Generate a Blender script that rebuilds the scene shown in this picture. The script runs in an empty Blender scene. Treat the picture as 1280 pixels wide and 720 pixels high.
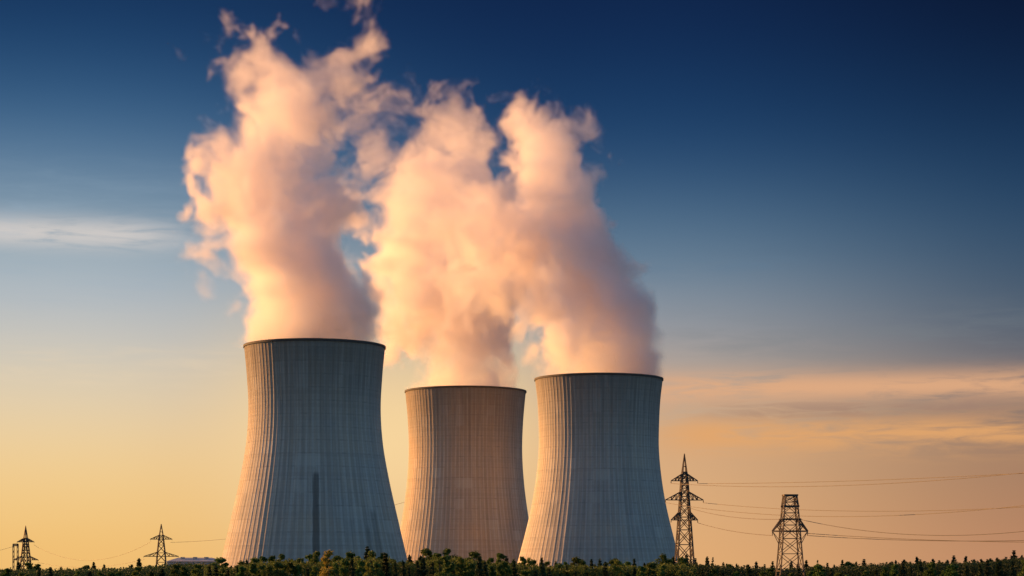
import bpy, bmesh, math, random
import numpy as np
from mathutils import Vector, Matrix

S = bpy.context.scene
COL = S.collection
R = math.radians
F = 2500.0            # focal length in photo pixels (photo is 1280 wide)
HY = 712.0            # photo row of the horizon
CZ = 14.0             # camera height


def P(px, py, D):
    """world point at distance D that stands at photo position px,py"""
    return Vector(((px - 640.0) * D / F, D, CZ + (HY - py) * D / F))


# ------------------------------------------------------------------ camera
cam_d = bpy.data.cameras.new('camera')
cam = bpy.data.objects.new('camera', cam_d)
COL.objects.link(cam)
cam.location = (0, 0, CZ)
cam.rotation_euler = (R(90), 0, 0)
cam_d.sensor_width = 36
cam_d.lens = F / 1280.0 * 36
cam_d.shift_y = (HY - 360.0) / 1280.0
cam_d.clip_start = 1
cam_d.clip_end = 40000
S.camera = cam

# ------------------------------------------------------------------ light
SUN_EL = R(9)
SUN_AZ = R(-61)                 # from +Y, negative = towards -X
sdir = Vector((math.sin(SUN_AZ) * math.cos(SUN_EL), math.cos(SUN_AZ) * math.cos(SUN_EL), math.sin(SUN_EL)))
sun_d = bpy.data.lights.new('sun', 'SUN')
sun_d.energy = 5.0
sun_d.angle = R(0.5)
sun_d.color = (1.0, 0.46, 0.13)
sun = bpy.data.objects.new('sun', sun_d)
COL.objects.link(sun)
sun.rotation_euler = sdir.to_track_quat('Z', 'Y').to_euler()
sun.location = (-400, 600, 300)

S.view_settings.view_transform = 'Standard'
S.view_settings.look = 'None'
S.view_settings.exposure = 1.3
S.view_settings.gamma = 1.0
S.view_settings.use_curve_mapping = False
S.render.engine = 'CYCLES'
cy = S.cycles
cy.max_bounces = 16
cy.volume_bounces = 14
cy.diffuse_bounces = 3
cy.transparent_max_bounces = 24
cy.volume_step_rate = 2.5
cy.volume_max_steps = 512
cy.use_denoising = True
cy.use_adaptive_sampling = True
cy.adaptive_threshold = 0.02
cy.sample_clamp_indirect = 8


def srgb(r, g, b):
    def f(c):
        c /= 255.0
        return c / 12.92 if c <= 0.04045 else ((c + 0.055) / 1.055) ** 2.4
    return (f(r), f(g), f(b), 1.0)


# ------------------------------------------------------------------ node helper
class NT:
    def __init__(self, tree):
        self.t = tree
        self.l = tree.links

    def n(self, kind, **kw):
        nd = self.t.nodes.new(kind)
        for k, v in kw.items():
            setattr(nd, k, v)
        return nd

    def put(self, sock, v):
        if hasattr(v, 'is_output') or isinstance(v, bpy.types.NodeSocket):
            self.l.new(v, sock)
        else:
            sock.default_value = v

    def math(self, op, a, b=None, c=None, clamp=False):
        nd = self.n('ShaderNodeMath', operation=op, use_clamp=clamp)
        for i, v in enumerate((a, b, c)):
            if v is not None:
                self.put(nd.inputs[i], v)
        return nd.outputs[0]

    def vmath(self, op, a, b=None):
        nd = self.n('ShaderNodeVectorMath', operation=op)
        self.put(nd.inputs[0], a)
        if b is not None:
            self.put(nd.inputs[1], b)
        return nd.outputs[0]

    def rng(self, v, a, b, c, d, smooth=False):
        nd = self.n('ShaderNodeMapRange')
        nd.clamp = True
        if smooth:
            nd.interpolation_type = 'SMOOTHSTEP'
        self.put(nd.inputs[0], v)
        for i, x in enumerate((a, b, c, d)):
            nd.inputs[1 + i].default_value = x
        return nd.outputs[0]

    def mix(self, f, a, b, mode='MIX'):
        nd = self.n('ShaderNodeMix', data_type='RGBA', blend_type=mode)
        nd.clamp_factor = True
        self.put(nd.inputs[0], f)
        self.put(nd.inputs[6], a)
        self.put(nd.inputs[7], b)
        return nd.outputs[2]

    def ramp(self, v, stops):
        nd = self.n('ShaderNodeValToRGB')
        cr = nd.color_ramp
        cr.interpolation = 'B_SPLINE'
        while len(cr.elements) < len(stops):
            cr.elements.new(0.5)
        for e, (p, c) in zip(cr.elements, stops):
            e.position = p
            e.color = c
        self.put(nd.inputs[0], v)
        return nd.outputs[0]

    def noise(self, vec, scale, detail=4, rough=0.5, dist=0.0):
        nd = self.n('ShaderNodeTexNoise')
        self.put(nd.inputs['Vector'], vec)
        nd.inputs['Scale'].default_value = scale
        nd.inputs['Detail'].default_value = detail
        nd.inputs['Roughness'].default_value = rough
        nd.inputs['Distortion'].default_value = dist
        return nd.outputs[0]

    def xyz(self, x, y, z):
        nd = self.n('ShaderNodeCombineXYZ')
        for i, v in enumerate((x, y, z)):
            self.put(nd.inputs[i], v)
        return nd.outputs[0]

    def sep(self, v):
        nd = self.n('ShaderNodeSeparateXYZ')
        self.put(nd.inputs[0], v)
        return nd.outputs[0], nd.outputs[1], nd.outputs[2]


# ------------------------------------------------------------------ world (sky and thin high cloud)
W = bpy.data.worlds.new('World')
S.world = W
W.use_nodes = True
W.node_tree.nodes.clear()
w = NT(W.node_tree)
sky = w.n('ShaderNodeTexSky', sky_type='NISHITA')
sky.sun_disc = False
sky.sun_elevation = SUN_EL
sky.sun_rotation = SUN_AZ
sky.altitude = 200
sky.air_density = 1.0
sky.dust_density = 1.2
sky.ozone_density = 3.5
tc = w.n('ShaderNodeTexCoord')
dx, dy, dz = w.sep(tc.outputs['Generated'])
az = w.math('ARCTAN2', dx, dy)                 # 0 straight ahead
el = w.math('ARCSINE', dz)
t_el = w.rng(el, 0.0, R(20), 0.0, 1.0)


def zs(py):
    return math.atan((HY - py) / F) / R(20)


left_ramp = w.ramp(t_el, [(0.0, srgb(240, 188, 112)), (zs(650), srgb(242, 197, 124)), (zs(560), srgb(240, 208, 154)),
                          (zs(470), srgb(216, 204, 182)), (zs(400), srgb(186, 190, 192)), (zs(350), srgb(168, 181, 190)), (zs(300), srgb(143, 164, 178)),
                          (zs(200), srgb(76, 114, 149)), (zs(100), srgb(37, 75, 116)), (zs(0), srgb(22, 52, 92)),
                          (1.0, srgb(17, 40, 78))])
mid_ramp = w.ramp(t_el, [(0.0, srgb(228, 174, 116)), (zs(650), srgb(224, 174, 122)), (zs(560), srgb(216, 172, 128)),
                         (zs(480), srgb(190, 168, 148)), (zs(410), srgb(148, 154, 162)), (zs(320), srgb(94, 124, 148)),
                         (zs(210), srgb(38, 75, 115)), (zs(100), srgb(22, 52, 92)), (zs(0), srgb(16, 38, 76)),
                         (1.0, srgb(13, 32, 66))])
right_ramp = w.ramp(t_el, [(0.0, srgb(190, 136, 102)), (zs(650), srgb(178, 130, 98)), (zs(570), srgb(162, 126, 100)),
                           (zs(490), srgb(122, 112, 112)), (zs(410), srgb(80, 97, 114)), (zs(300), srgb(46, 76, 106)),
                           (zs(200), srgb(25, 54, 88)), (zs(100), srgb(15, 35, 66)), (zs(0), srgb(10, 23, 50)),
                           (1.0, srgb(8, 20, 44))])
fl = w.rng(az, R(-13), R(2), 0.0, 1.0, True)
fr = w.rng(az, R(3), R(16), 0.0, 1.0, True)
front = w.mix(fr, w.mix(fl, left_ramp, mid_ramp), right_ramp)
# cloud streaks: noise drawn out along the horizon
azd = w.math('MULTIPLY', az, 180 / math.pi)
eld = w.math('MULTIPLY', el, 180 / math.pi)
cv = w.xyz(w.math('MULTIPLY', azd, 0.16), w.math('MULTIPLY', eld, 1.35), 3.7)
cn = w.noise(cv, 1.0, 6, 0.56, 0.4)
cv2 = w.xyz(w.math('MULTIPLY', azd, 0.5), w.math('MULTIPLY', eld, 3.4), 9.1)
cn2 = w.noise(cv2, 1.0, 5, 0.6, 0.6)


def band(e0, se, a0, a1, sa):
    """soft band of sky at elevation e0 (degrees, width se) from azimuth a0 to a1"""
    q = w.math('DIVIDE', w.math('SUBTRACT', eld, e0), se)
    g = w.math('EXPONENT', w.math('MULTIPLY', w.math('MULTIPLY', q, q), -1.0))
    s0 = w.rng(azd, a0 - sa, a0 + sa, 0, 1, True)
    s1 = w.rng(azd, a1 - sa, a1 + sa, 1, 0, True)
    return w.math('MULTIPLY', g, w.math('MULTIPLY', s0, s1))


def cloud(col, c, msk, lo, hi, amt, nz=None):
    m = w.rng(nz if nz is not None else cn, lo, hi, 0.0, 1.0, True)
    return w.mix(w.math('MULTIPLY', w.math('MULTIPLY', m, msk), amt), col, c)


nz_mix = w.math('ADD', w.math('MULTIPLY', cn, 0.55), w.math('MULTIPLY', cn2, 0.45))
front = w.mix(w.math('MULTIPLY', band(3.8, 3.0, -7.5, 0.8, 2.6), 0.8), front, srgb(252, 218, 160))
front = cloud(front, srgb(214, 206, 200), band(9.32, 0.42, -20, -9.6, 1.6), 0.26, 0.52, 0.9, nz_mix)
front = cloud(front, srgb(150, 172, 190), band(9.2, 1.5, -20, -7, 3), 0.42, 0.75, 0.5, nz_mix)
front = cloud(front, srgb(236, 212, 178), band(5.6, 0.7, -20, -6, 2), 0.45, 0.7, 0.40, nz_mix)
front = cloud(front, srgb(226, 172, 130), band(5.15, 0.42, 2.6, 17, 2.0), 0.33, 0.54, 0.9, nz_mix)
front = cloud(front, srgb(226, 166, 108), band(3.85, 0.55, 4.2, 22, 1.6), 0.34, 0.55, 0.9, nz_mix)
front = cloud(front, srgb(150, 122, 112), band(4.5, 0.28, 6, 22, 2), 0.40, 0.62, 0.5, cn2)
front = cloud(front, srgb(96, 122, 146), band(8.7, 0.4, 3, 8, 1), 0.42, 0.62, 0.5, nz_mix)
front = cloud(front, srgb(120, 128, 134), band(6.6, 0.7, 4, 22, 3), 0.42, 0.66, 0.35, nz_mix)
bg_front = w.n('ShaderNodeBackground')
w.put(bg_front.inputs[0], front)
bg_front.inputs[1].default_value = 2.0 ** -1.3
bg_sky = w.n('ShaderNodeBackground')
w.put(bg_sky.inputs[0], sky.outputs[0])
bg_sky.inputs[1].default_value = 0.075
side = w.rng(dy, 0.25, 0.80, 0.0, 1.0, True)
high = w.rng(eld, 20, 45, 1.0, 0.0, True)
ms = w.n('ShaderNodeMixShader')
w.put(ms.inputs[0], w.math('MULTIPLY', side, high))
w.l.new(bg_sky.outputs[0], ms.inputs[1])
w.l.new(bg_front.outputs[0], ms.inputs[2])
wo = w.n('ShaderNodeOutputWorld')
w.l.new(ms.outputs[0], wo.inputs[0])


# ------------------------------------------------------------------ object helpers
def tag(o, label=None, cat=None, group=None, kind=None):
    if label: o['label'] = label
    if cat: o['category'] = cat
    if group: o['group'] = group
    if kind: o['kind'] = kind
    return o


def mesh_obj(name, verts, faces, mat=None, parent=None, smooth=False):
    me = bpy.data.meshes.new(name)
    me.from_pydata([tuple(v) for v in verts], [], faces)
    me.update()
    if smooth:
        me.polygons.foreach_set('use_smooth', [True] * len(me.polygons))
    if mat: me.materials.append(mat)
    o = bpy.data.objects.new(name, me)
    COL.objects.link(o)
    if parent: o.parent = parent
    return o


def empty(name, loc, rz=0.0):
    o = bpy.data.objects.new(name, None)
    COL.objects.link(o)
    o.location = loc
    o.rotation_euler = (0, 0, rz)
    o.empty_display_size = 2
    return o


def copy_tree(o, parent=None):
    c = o.copy()
    COL.objects.link(c)
    c.parent = parent
    for ch in list(o.children):
        copy_tree(ch, c)
    return c


class MB:
    """collects bars and boxes into one mesh"""
    def __init__(self):
        self.v, self.f = [], []

    def bar(self, a, b, wd, wd2=None):
        a, b = Vector(a), Vector(b)
        d = b - a
        if d.length < 1e-6: return
        q = d.to_track_quat('Z', 'Y')
        ux, uy = q @ Vector((1, 0, 0)), q @ Vector((0, 1, 0))
        h, h2 = wd / 2, (wd2 or wd) / 2
        i = len(self.v)
        for p, k in ((a, h), (b, h2)):
            for sx, sy in ((-1, -1), (1, -1), (1, 1), (-1, 1)):
                self.v.append(p + ux * sx * k + uy * sy * k)
        self.f += [(i, i + 3, i + 2, i + 1), (i + 4, i + 5, i + 6, i + 7)]
        for k in range(4):
            n = (k + 1) % 4
            self.f.append((i + k, i + n, i + 4 + n, i + 4 + k))

    def box(self, lo, hi):
        x0, y0, z0 = lo
        x1, y1, z1 = hi
        i = len(self.v)
        self.v += [(x0, y0, z0), (x1, y0, z0), (x1, y1, z0), (x0, y1, z0), (x0, y0, z1), (x1, y0, z1), (x1, y1, z1), (x0, y1, z1)]
        self.f += [(i, i + 3, i + 2, i + 1), (i + 4, i + 5, i + 6, i + 7)]
        for k in range(4):
            n = (k + 1) % 4
            self.f.append((i + k, i + n, i + 4 + n, i + 4 + k))

    def tube(self, pts, r, n=6):
        i0 = len(self.v)
        for j, p in enumerate(pts):
            d = (pts[min(j + 1, len(pts) - 1)] - pts[max(j - 1, 0)]).normalized()
            q = d.to_track_quat('Z', 'Y')
            for k in range(n):
                a = 2 * math.pi * k / n
                self.v.append(p + q @ Vector((math.cos(a) * r, math.sin(a) * r, 0)))
        for j in range(len(pts) - 1):
            for k in range(n):
                m = (k + 1) % n
                self.f.append((i0 + j * n + k, i0 + j * n + m, i0 + (j + 1) * n + m, i0 + (j + 1) * n + k))

    def build(self, name, mat, parent=None, smooth=False):
        return mesh_obj(name, self.v, self.f, mat, parent, smooth)


def new_mat(name):
    m = bpy.data.materials.new(name)
    m.use_nodes = True
    m.node_tree.nodes.clear()
    t = NT(m.node_tree)
    out = t.n('ShaderNodeOutputMaterial')
    return m, t, out


def simple_mat(name, c1, c2, scale, rough=0.8, metal=0.0, detail=5):
    m, t, out = new_mat(name)
    tcn = t.n('ShaderNodeTexCoord')
    nz = t.noise(tcn.outputs['Object'], scale, detail, 0.6)
    b = t.n('ShaderNodeBsdfPrincipled')
    t.put(b.inputs['Base Color'], t.mix(t.rng(nz, 0.3, 0.7, 0, 1), c1, c2))
    b.inputs['Roughness'].default_value = rough
    b.inputs['Metallic'].default_value = metal
    t.l.new(b.outputs[0], out.inputs[0])
    return m


# ------------------------------------------------------------------ ground
gm, t, out = new_mat('field')
tcn = t.n('ShaderNodeTexCoord')
n1 = t.noise(tcn.outputs['Object'], 0.01, 5, 0.6)
n2 = t.noise(tcn.outputs['Object'], 0.4, 4, 0.6)
b = t.n('ShaderNodeBsdfPrincipled')
c = t.mix(t.rng(n1, 0.35, 0.65, 0, 1), (0.035, 0.05, 0.018, 1), (0.07, 0.075, 0.03, 1))
c = t.mix(t.rng(n2, 0.3, 0.7, 0, 0.6), c, (0.03, 0.036, 0.015, 1))
t.put(b.inputs['Base Color'], c)
b.inputs['Roughness'].default_value = 0.95
t.l.new(b.outputs[0], out.inputs[0])
bm = bmesh.new()
bmesh.ops.create_grid(bm, x_segments=120, y_segments=120, size=14000)
rg = random.Random(4)
for v in bm.verts:
    v.co.z = 0.0
me = bpy.data.meshes.new('ground')
bm.to_mesh(me); bm.free()
me.materials.append(gm)
ground = bpy.data.objects.new('ground', me)
COL.objects.link(ground)
ground.location = (0, 9000, 0)
tag(ground, kind='structure')


# ------------------------------------------------------------------ cooling towers
def concrete(name, base, dark, warm, strip=None, seed=0.0, nrib=96):
    m, t, out = new_mat(name)
    tcn = t.n('ShaderNodeTexCoord')
    ox, oy, oz = t.sep(tcn.outputs['Object'])
    ang = t.math('ARCTAN2', ox, t.math('MULTIPLY', oy, -1.0))
    bay = t.math('MULTIPLY', ang, nrib / (2 * math.pi))
    # one tone per bay between ribs
    wn = t.n('ShaderNodeTexWhiteNoise', noise_dimensions='1D')
    t.put(wn.inputs['W'], t.math('ADD', t.math('FLOOR', bay), 40.3 + seed))
    # long vertical run-off streaks
    sv = t.xyz(t.math('MULTIPLY', ang, 16.0), t.math('MULTIPLY', oz, 0.012), seed)
    streak = t.noise(sv, 1.0, 5, 0.65)
    sv2 = t.xyz(t.math('MULTIPLY', ang, 60.0), t.math('MULTIPLY', oz, 0.03), seed + 5)
    streak2 = t.noise(sv2, 1.0, 4, 0.6)
    blot = t.noise(tcn.outputs['Object'], 0.045, 6, 0.62)
    fine = t.noise(tcn.outputs['Object'], 0.6, 5, 0.65)
    c = t.mix(t.rng(streak, 0.32, 0.68, 0, 0.85), base, dark)
    c = t.mix(t.rng(blot, 0.36, 0.66, 0, 0.8), c, warm)
    c = t.mix(t.rng(streak2, 0.50, 0.72, 0, 0.5), c, dark)
    c = t.mix(t.math('MULTIPLY', wn.outputs[0], 0.24), c, dark)
    c = t.mix(t.rng(fine, 0.35, 0.75, 0, 0.25), c, dark)
    # ribs toned paler than the bays, by an uneven amount
    fb = t.math('FRACT', t.math('ADD', bay, 100.0))
    rb = t.math('MULTIPLY', t.rng(fb, 0.55, 0.66, 0, 1, True), t.rng(fb, 0.90, 0.99, 1, 0, True))
    c = t.mix(t.math('MULTIPLY', rb, t.rng(streak2, 0.35, 0.65, 0.08, 0.32)), c, (0.62, 0.60, 0.57, 1))
    groove = t.math('MULTIPLY', t.rng(fb, 0.0, 0.08, 1, 0), 0.25)
    c = t.mix(groove, c, dark)
    # pour lines every 1.6 m, a heavier joint now and then
    lift = t.math('FRACT', t.math('DIVIDE', oz, 1.6))
    ln = t.math('LESS_THAN', lift, 0.10)
    c = t.mix(t.math('MULTIPLY', ln, 0.22), c, dark)
    wl = t.n('ShaderNodeTexWhiteNoise', noise_dimensions='1D')
    t.put(wl.inputs['W'], t.math('FLOOR', t.math('DIVIDE', oz, 1.6)))
    c = t.mix(t.rng(wl.outputs[0], 0.55, 1.0, 0, 0.20), c, dark)
    # every fourth lift ends in a visible, unevenly stained joint
    q4 = t.math('DIVIDE', t.math('ADD', oz, t.math('MULTIPLY', fine, 0.6)), 6.4)
    jl = t.math('LESS_THAN', t.math('FRACT', q4), 0.11)
    jn = t.noise(t.xyz(t.math('MULTIPLY', ang, 9.0), t.math('MULTIPLY', oz, 0.156), seed + 3), 1.0, 3, 0.6)
    c = t.mix(t.math('MULTIPLY', jl, t.rng(jn, 0.42, 0.66, 0.0, 0.55)), c, dark)
    # patched panels
    pw = t.n('ShaderNodeTexWhiteNoise', noise_dimensions='2D')
    t.put(pw.inputs['Vector'], t.xyz(t.math('FLOOR', t.math('MULTIPLY', bay, 0.5)), t.math('FLOOR', q4), 0.0))
    c = t.mix(t.rng(pw.outputs[0], 0.86, 1.0, 0.0, 0.28), c, (0.56, 0.53, 0.48, 1))
    # dark brown tone, stronger towards the rim, with a streaky lower edge
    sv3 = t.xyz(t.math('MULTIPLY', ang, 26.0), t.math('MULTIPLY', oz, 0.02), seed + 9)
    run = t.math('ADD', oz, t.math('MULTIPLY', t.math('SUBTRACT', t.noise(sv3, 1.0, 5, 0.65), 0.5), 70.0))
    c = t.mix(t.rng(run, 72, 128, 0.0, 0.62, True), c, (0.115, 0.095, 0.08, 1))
    if strip:
        for (a0, wd, z0, z1, amt) in strip:
            da = t.math('ABSOLUTE', t.math('SUBTRACT', ang, a0))
            nzs = t.noise(t.xyz(t.math('MULTIPLY', ang, 120.0), t.math('MULTIPLY', oz, 0.10), 2.2), 1.0, 4, 0.6)
            da = t.math('ADD', da, t.math('MULTIPLY', t.math('SUBTRACT', nzs, 0.5), wd * 0.9))
            s = t.rng(da, wd * 0.75, wd, 1, 0, True)
            top = t.math('ADD', oz, t.math('MULTIPLY', t.math('SUBTRACT', nzs, 0.5), 6.0))
            s = t.math('MULTIPLY', s, t.rng(top, z1 - 3, z1, 1, 0, True))
            s = t.math('MULTIPLY', s, t.rng(oz, z0 - 6, z0 + 6, 0, 1, True))
            c = t.mix(t.math('MULTIPLY', s, amt), c, (0.03, 0.03, 0.032, 1))
    b = t.n('ShaderNodeBsdfPrincipled')
    t.put(b.inputs['Base Color'], c)
    b.inputs['Roughness'].default_value = 0.92
    b.inputs['Specular IOR Level'].default_value = 0.15
    bp = t.n('ShaderNodeBump')
    bp.inputs['Strength'].default_value = 0.5
    bp.inputs['Distance'].default_value = 0.25
    t.put(bp.inputs['Height'], t.math('ADD', fine, t.math('MULTIPLY', blot, 1.5)))
    t.l.new(bp.outputs[0], b.inputs['Normal'])
    t.l.new(b.outputs[0], out.inputs[0])
    return m


def catmull(keys, z):
    ks = sorted(keys)
    if z <= ks[0][0]: return ks[0][1] + (ks[1][1] - ks[0][1]) / (ks[1][0] - ks[0][0]) * (z - ks[0][0])
    for i in range(len(ks) - 1):
        if ks[i][0] <= z <= ks[i + 1][0]:
            z1, p1 = ks[i]; z2, p2 = ks[i + 1]
            z0, p0 = ks[i - 1] if i else (2 * z1 - z2, 2 * p1 - p2)
            z3, p3 = ks[i + 2] if i + 2 < len(ks) else (2 * z2 - z1, 2 * p2 - p1)
            m1 = (p2 - p0) / (z2 - z0); m2 = (p3 - p1) / (z3 - z1)
            h = z2 - z1; u = (z - z1) / h
            return ((2 * u**3 - 3 * u**2 + 1) * p1 + (u**3 - 2 * u**2 + u) * h * m1 + (-2 * u**3 + 3 * u**2) * p2 + (u**3 - u**2) * h * m2)
    return ks[-1][1]


TOWERS = {}


def cooling_tower(key, cx, D, prof, mat, rim_mat, inner_mat, nrib, label):
    loc = Vector(((cx - 640) * D / F, D, 0))
    root = empty('cooling_tower', loc)
    tag(root, label, 'cooling tower', 'cooling towers of the power station')
    keys = [(CZ + (HY - y) * D / F, r * D / F) for y, r in prof]
    ztop = max(k[0] for k in keys)
    # flare to the foot
    kk = sorted(keys)
    slope = (kk[1][1] - kk[0][1]) / (kk[1][0] - kk[0][0])
    z0, r0 = kk[0]
    keys.append((4.0, r0 + slope * 1.15 * (4.0 - z0)))
    zb = 4.0
    rrib = random.Random(int(D))
    rk = [rrib.uniform(0.45, 1.35) for _ in range(nrib)]
    NZ, per = 72, 8
    rib = [0.0, 0.0, 0.0, 0.0, 0.0, 0.75, 1.0, 0.75]
    na = nrib * per
    v, f = [], []
    for j in range(NZ + 1):
        z = zb + (ztop - zb) * j / NZ
        rad = catmull(keys, z)
        for i in range(na):
            a = 2 * math.pi * i / na
            r = rad + 0.12 * rib[i % per] * rk[i // per]
            v.append((r * math.sin(a), -r * math.cos(a), z))
    for j in range(NZ):
        for i in range(na):
            k = (i + 1) % na
            f.append((j * na + i, j * na + k, (j + 1) * na + k, (j + 1) * na + i))
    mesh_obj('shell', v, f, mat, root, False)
    # inner face of the shell
    v, f = [], []
    NI = 128
    for j in range(NZ + 1):
        z = zb + (ztop - zb) * j / NZ
        rad = catmull(keys, z) - 0.9
        for i in range(NI):
            a = 2 * math.pi * i / NI
            v.append((rad * math.sin(a), -rad * math.cos(a), z))
    for j in range(NZ):
        for i in range(NI):
            k = (i + 1) % NI
            f.append((j * NI + i, (j + 1) * NI + i, (j + 1) * NI + k, j * NI + k))
    mesh_obj('inner_wall', v, f, inner_mat, root, True)

    # rim: a stiffening ring with a walkway on top
    def ring(name, prof2, m, n=192):
        vv, ff = [], []
        for (r, z) in prof2:
            for i in range(n):
                a = 2 * math.pi * i / n
                vv.append((r * math.sin(a), -r * math.cos(a), z))
        L = len(prof2)
        for q in range(L):
            q2 = (q + 1) % L
            for i in range(n):
                k = (i + 1) % n
                ff.append((q * n + i, q * n + k, q2 * n + k, q2 * n + i))
        return mesh_obj(name, vv, ff, m, root, False)
    rt = catmull(keys, ztop)
    ring('rim', [(rt - 1.3, ztop + 0.004), (rt + 0.6, ztop + 0.004), (rt + 0.6, ztop + 1.1), (rt - 1.3, ztop + 1.1)], rim_mat)
    # foot: ring beam carried by slanted columns
    rf = catmull(keys, zb)
    ring('ring_beam', [(rf - 1.6, zb - 0.9), (rf + 0.8, zb - 0.9), (rf + 0.8, zb - 0.004), (rf - 1.6, zb - 0.004)], rim_mat, 128)
    ring('basin', [(rf - 1.0, 0.0), (rf + 5.0, 0.0), (rf + 5.0, 0.7), (rf - 1.0, 0.7)], rim_mat, 128)
    TOWERS[key] = dict(x=loc.x, D=D, zt=ztop + 1.1, r=rt - 1.3, keys=keys)
    return root


rim_mat = simple_mat('rim_concrete', (0.045, 0.04, 0.038, 1), (0.085, 0.07, 0.062, 1), 0.3, 0.9)
inner_mat = simple_mat('inner_concrete', (0.16, 0.15, 0.14, 1), (0.24, 0.22, 0.20, 1), 0.1, 0.95)
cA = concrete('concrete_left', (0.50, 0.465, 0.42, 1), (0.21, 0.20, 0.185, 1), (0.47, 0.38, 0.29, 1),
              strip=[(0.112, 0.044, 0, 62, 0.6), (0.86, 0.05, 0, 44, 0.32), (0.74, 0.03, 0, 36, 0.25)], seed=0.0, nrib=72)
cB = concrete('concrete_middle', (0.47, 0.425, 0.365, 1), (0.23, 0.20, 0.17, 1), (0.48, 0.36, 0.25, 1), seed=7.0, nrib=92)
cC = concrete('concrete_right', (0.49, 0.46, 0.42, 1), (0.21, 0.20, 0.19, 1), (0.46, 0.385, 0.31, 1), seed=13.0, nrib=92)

cooling_tower('A', 393.5, 1000,
              [(435.5, 87.2), (467, 84.2), (511, 82.0), (555, 84.8), (600, 92.6), (644, 102.4), (700, 115.6)],
              cA, rim_mat, inner_mat, 96,
              'largest grey concrete cooling tower, with a dark vertical streak up its lower middle')
cooling_tower('B', 582, 1260,
              [(491, 75.0), (524, 72.0), (562, 70.6), (600, 72.6), (640, 77.5), (690, 86.5)],
              cB, rim_mat, inner_mat, 92,
              'brownish concrete cooling tower standing between and behind the two greyer ones')
cooling_tower('C', 748.5, 1150,
              [(476, 79.4), (500, 76.6), (530, 75.0), (562, 74.8), (600, 78.4), (640, 85.5), (698, 100.2)],
              cC, rim_mat, inner_mat, 92,
              'grey concrete cooling tower without a dark streak, beside the tall peaked pylon')


# ------------------------------------------------------------------ steam plumes (volumes)
def bmat(n, c, ph=0.0):
    tt = np.linspace(0, c, n, endpoint=False) + ph
    tt = np.clip(tt, 0, c - 1e-4)
    i = np.floor(tt).astype(int)
    fr_ = tt - i
    M = np.zeros((n, c + 3), np.float32)
    r = np.arange(n)
    M[r, i] = (1 - fr_) ** 3 / 6
    M[r, i + 1] = (3 * fr_**3 - 6 * fr_**2 + 4) / 6
    M[r, i + 2] = (-3 * fr_**3 + 3 * fr_**2 + 3 * fr_ + 1) / 6
    M[r, i + 3] = fr_**3 / 6
    return M


def lattice_noise(shape, vox, wave, rng):
    cs = [max(1, int(math.ceil(n * vox / wave))) for n in shape]
    L = rng.standard_normal([c + 3 for c in cs]).astype(np.float32)
    A = [bmat(n, c) for n, c in zip(shape, cs)]
    L = np.tensordot(A[0], L, (1, 0))
    L = np.tensordot(L, A[1], (1, 1)).transpose(0, 2, 1)
    L = np.tensordot(L, A[2], (2, 1))
    return L / (L.std() + 1e-6)


def sstep(x, a, b):
    u = np.clip((x - a) / (b - a), 0, 1)
    return u * u * (3 - 2 * u)


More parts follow.
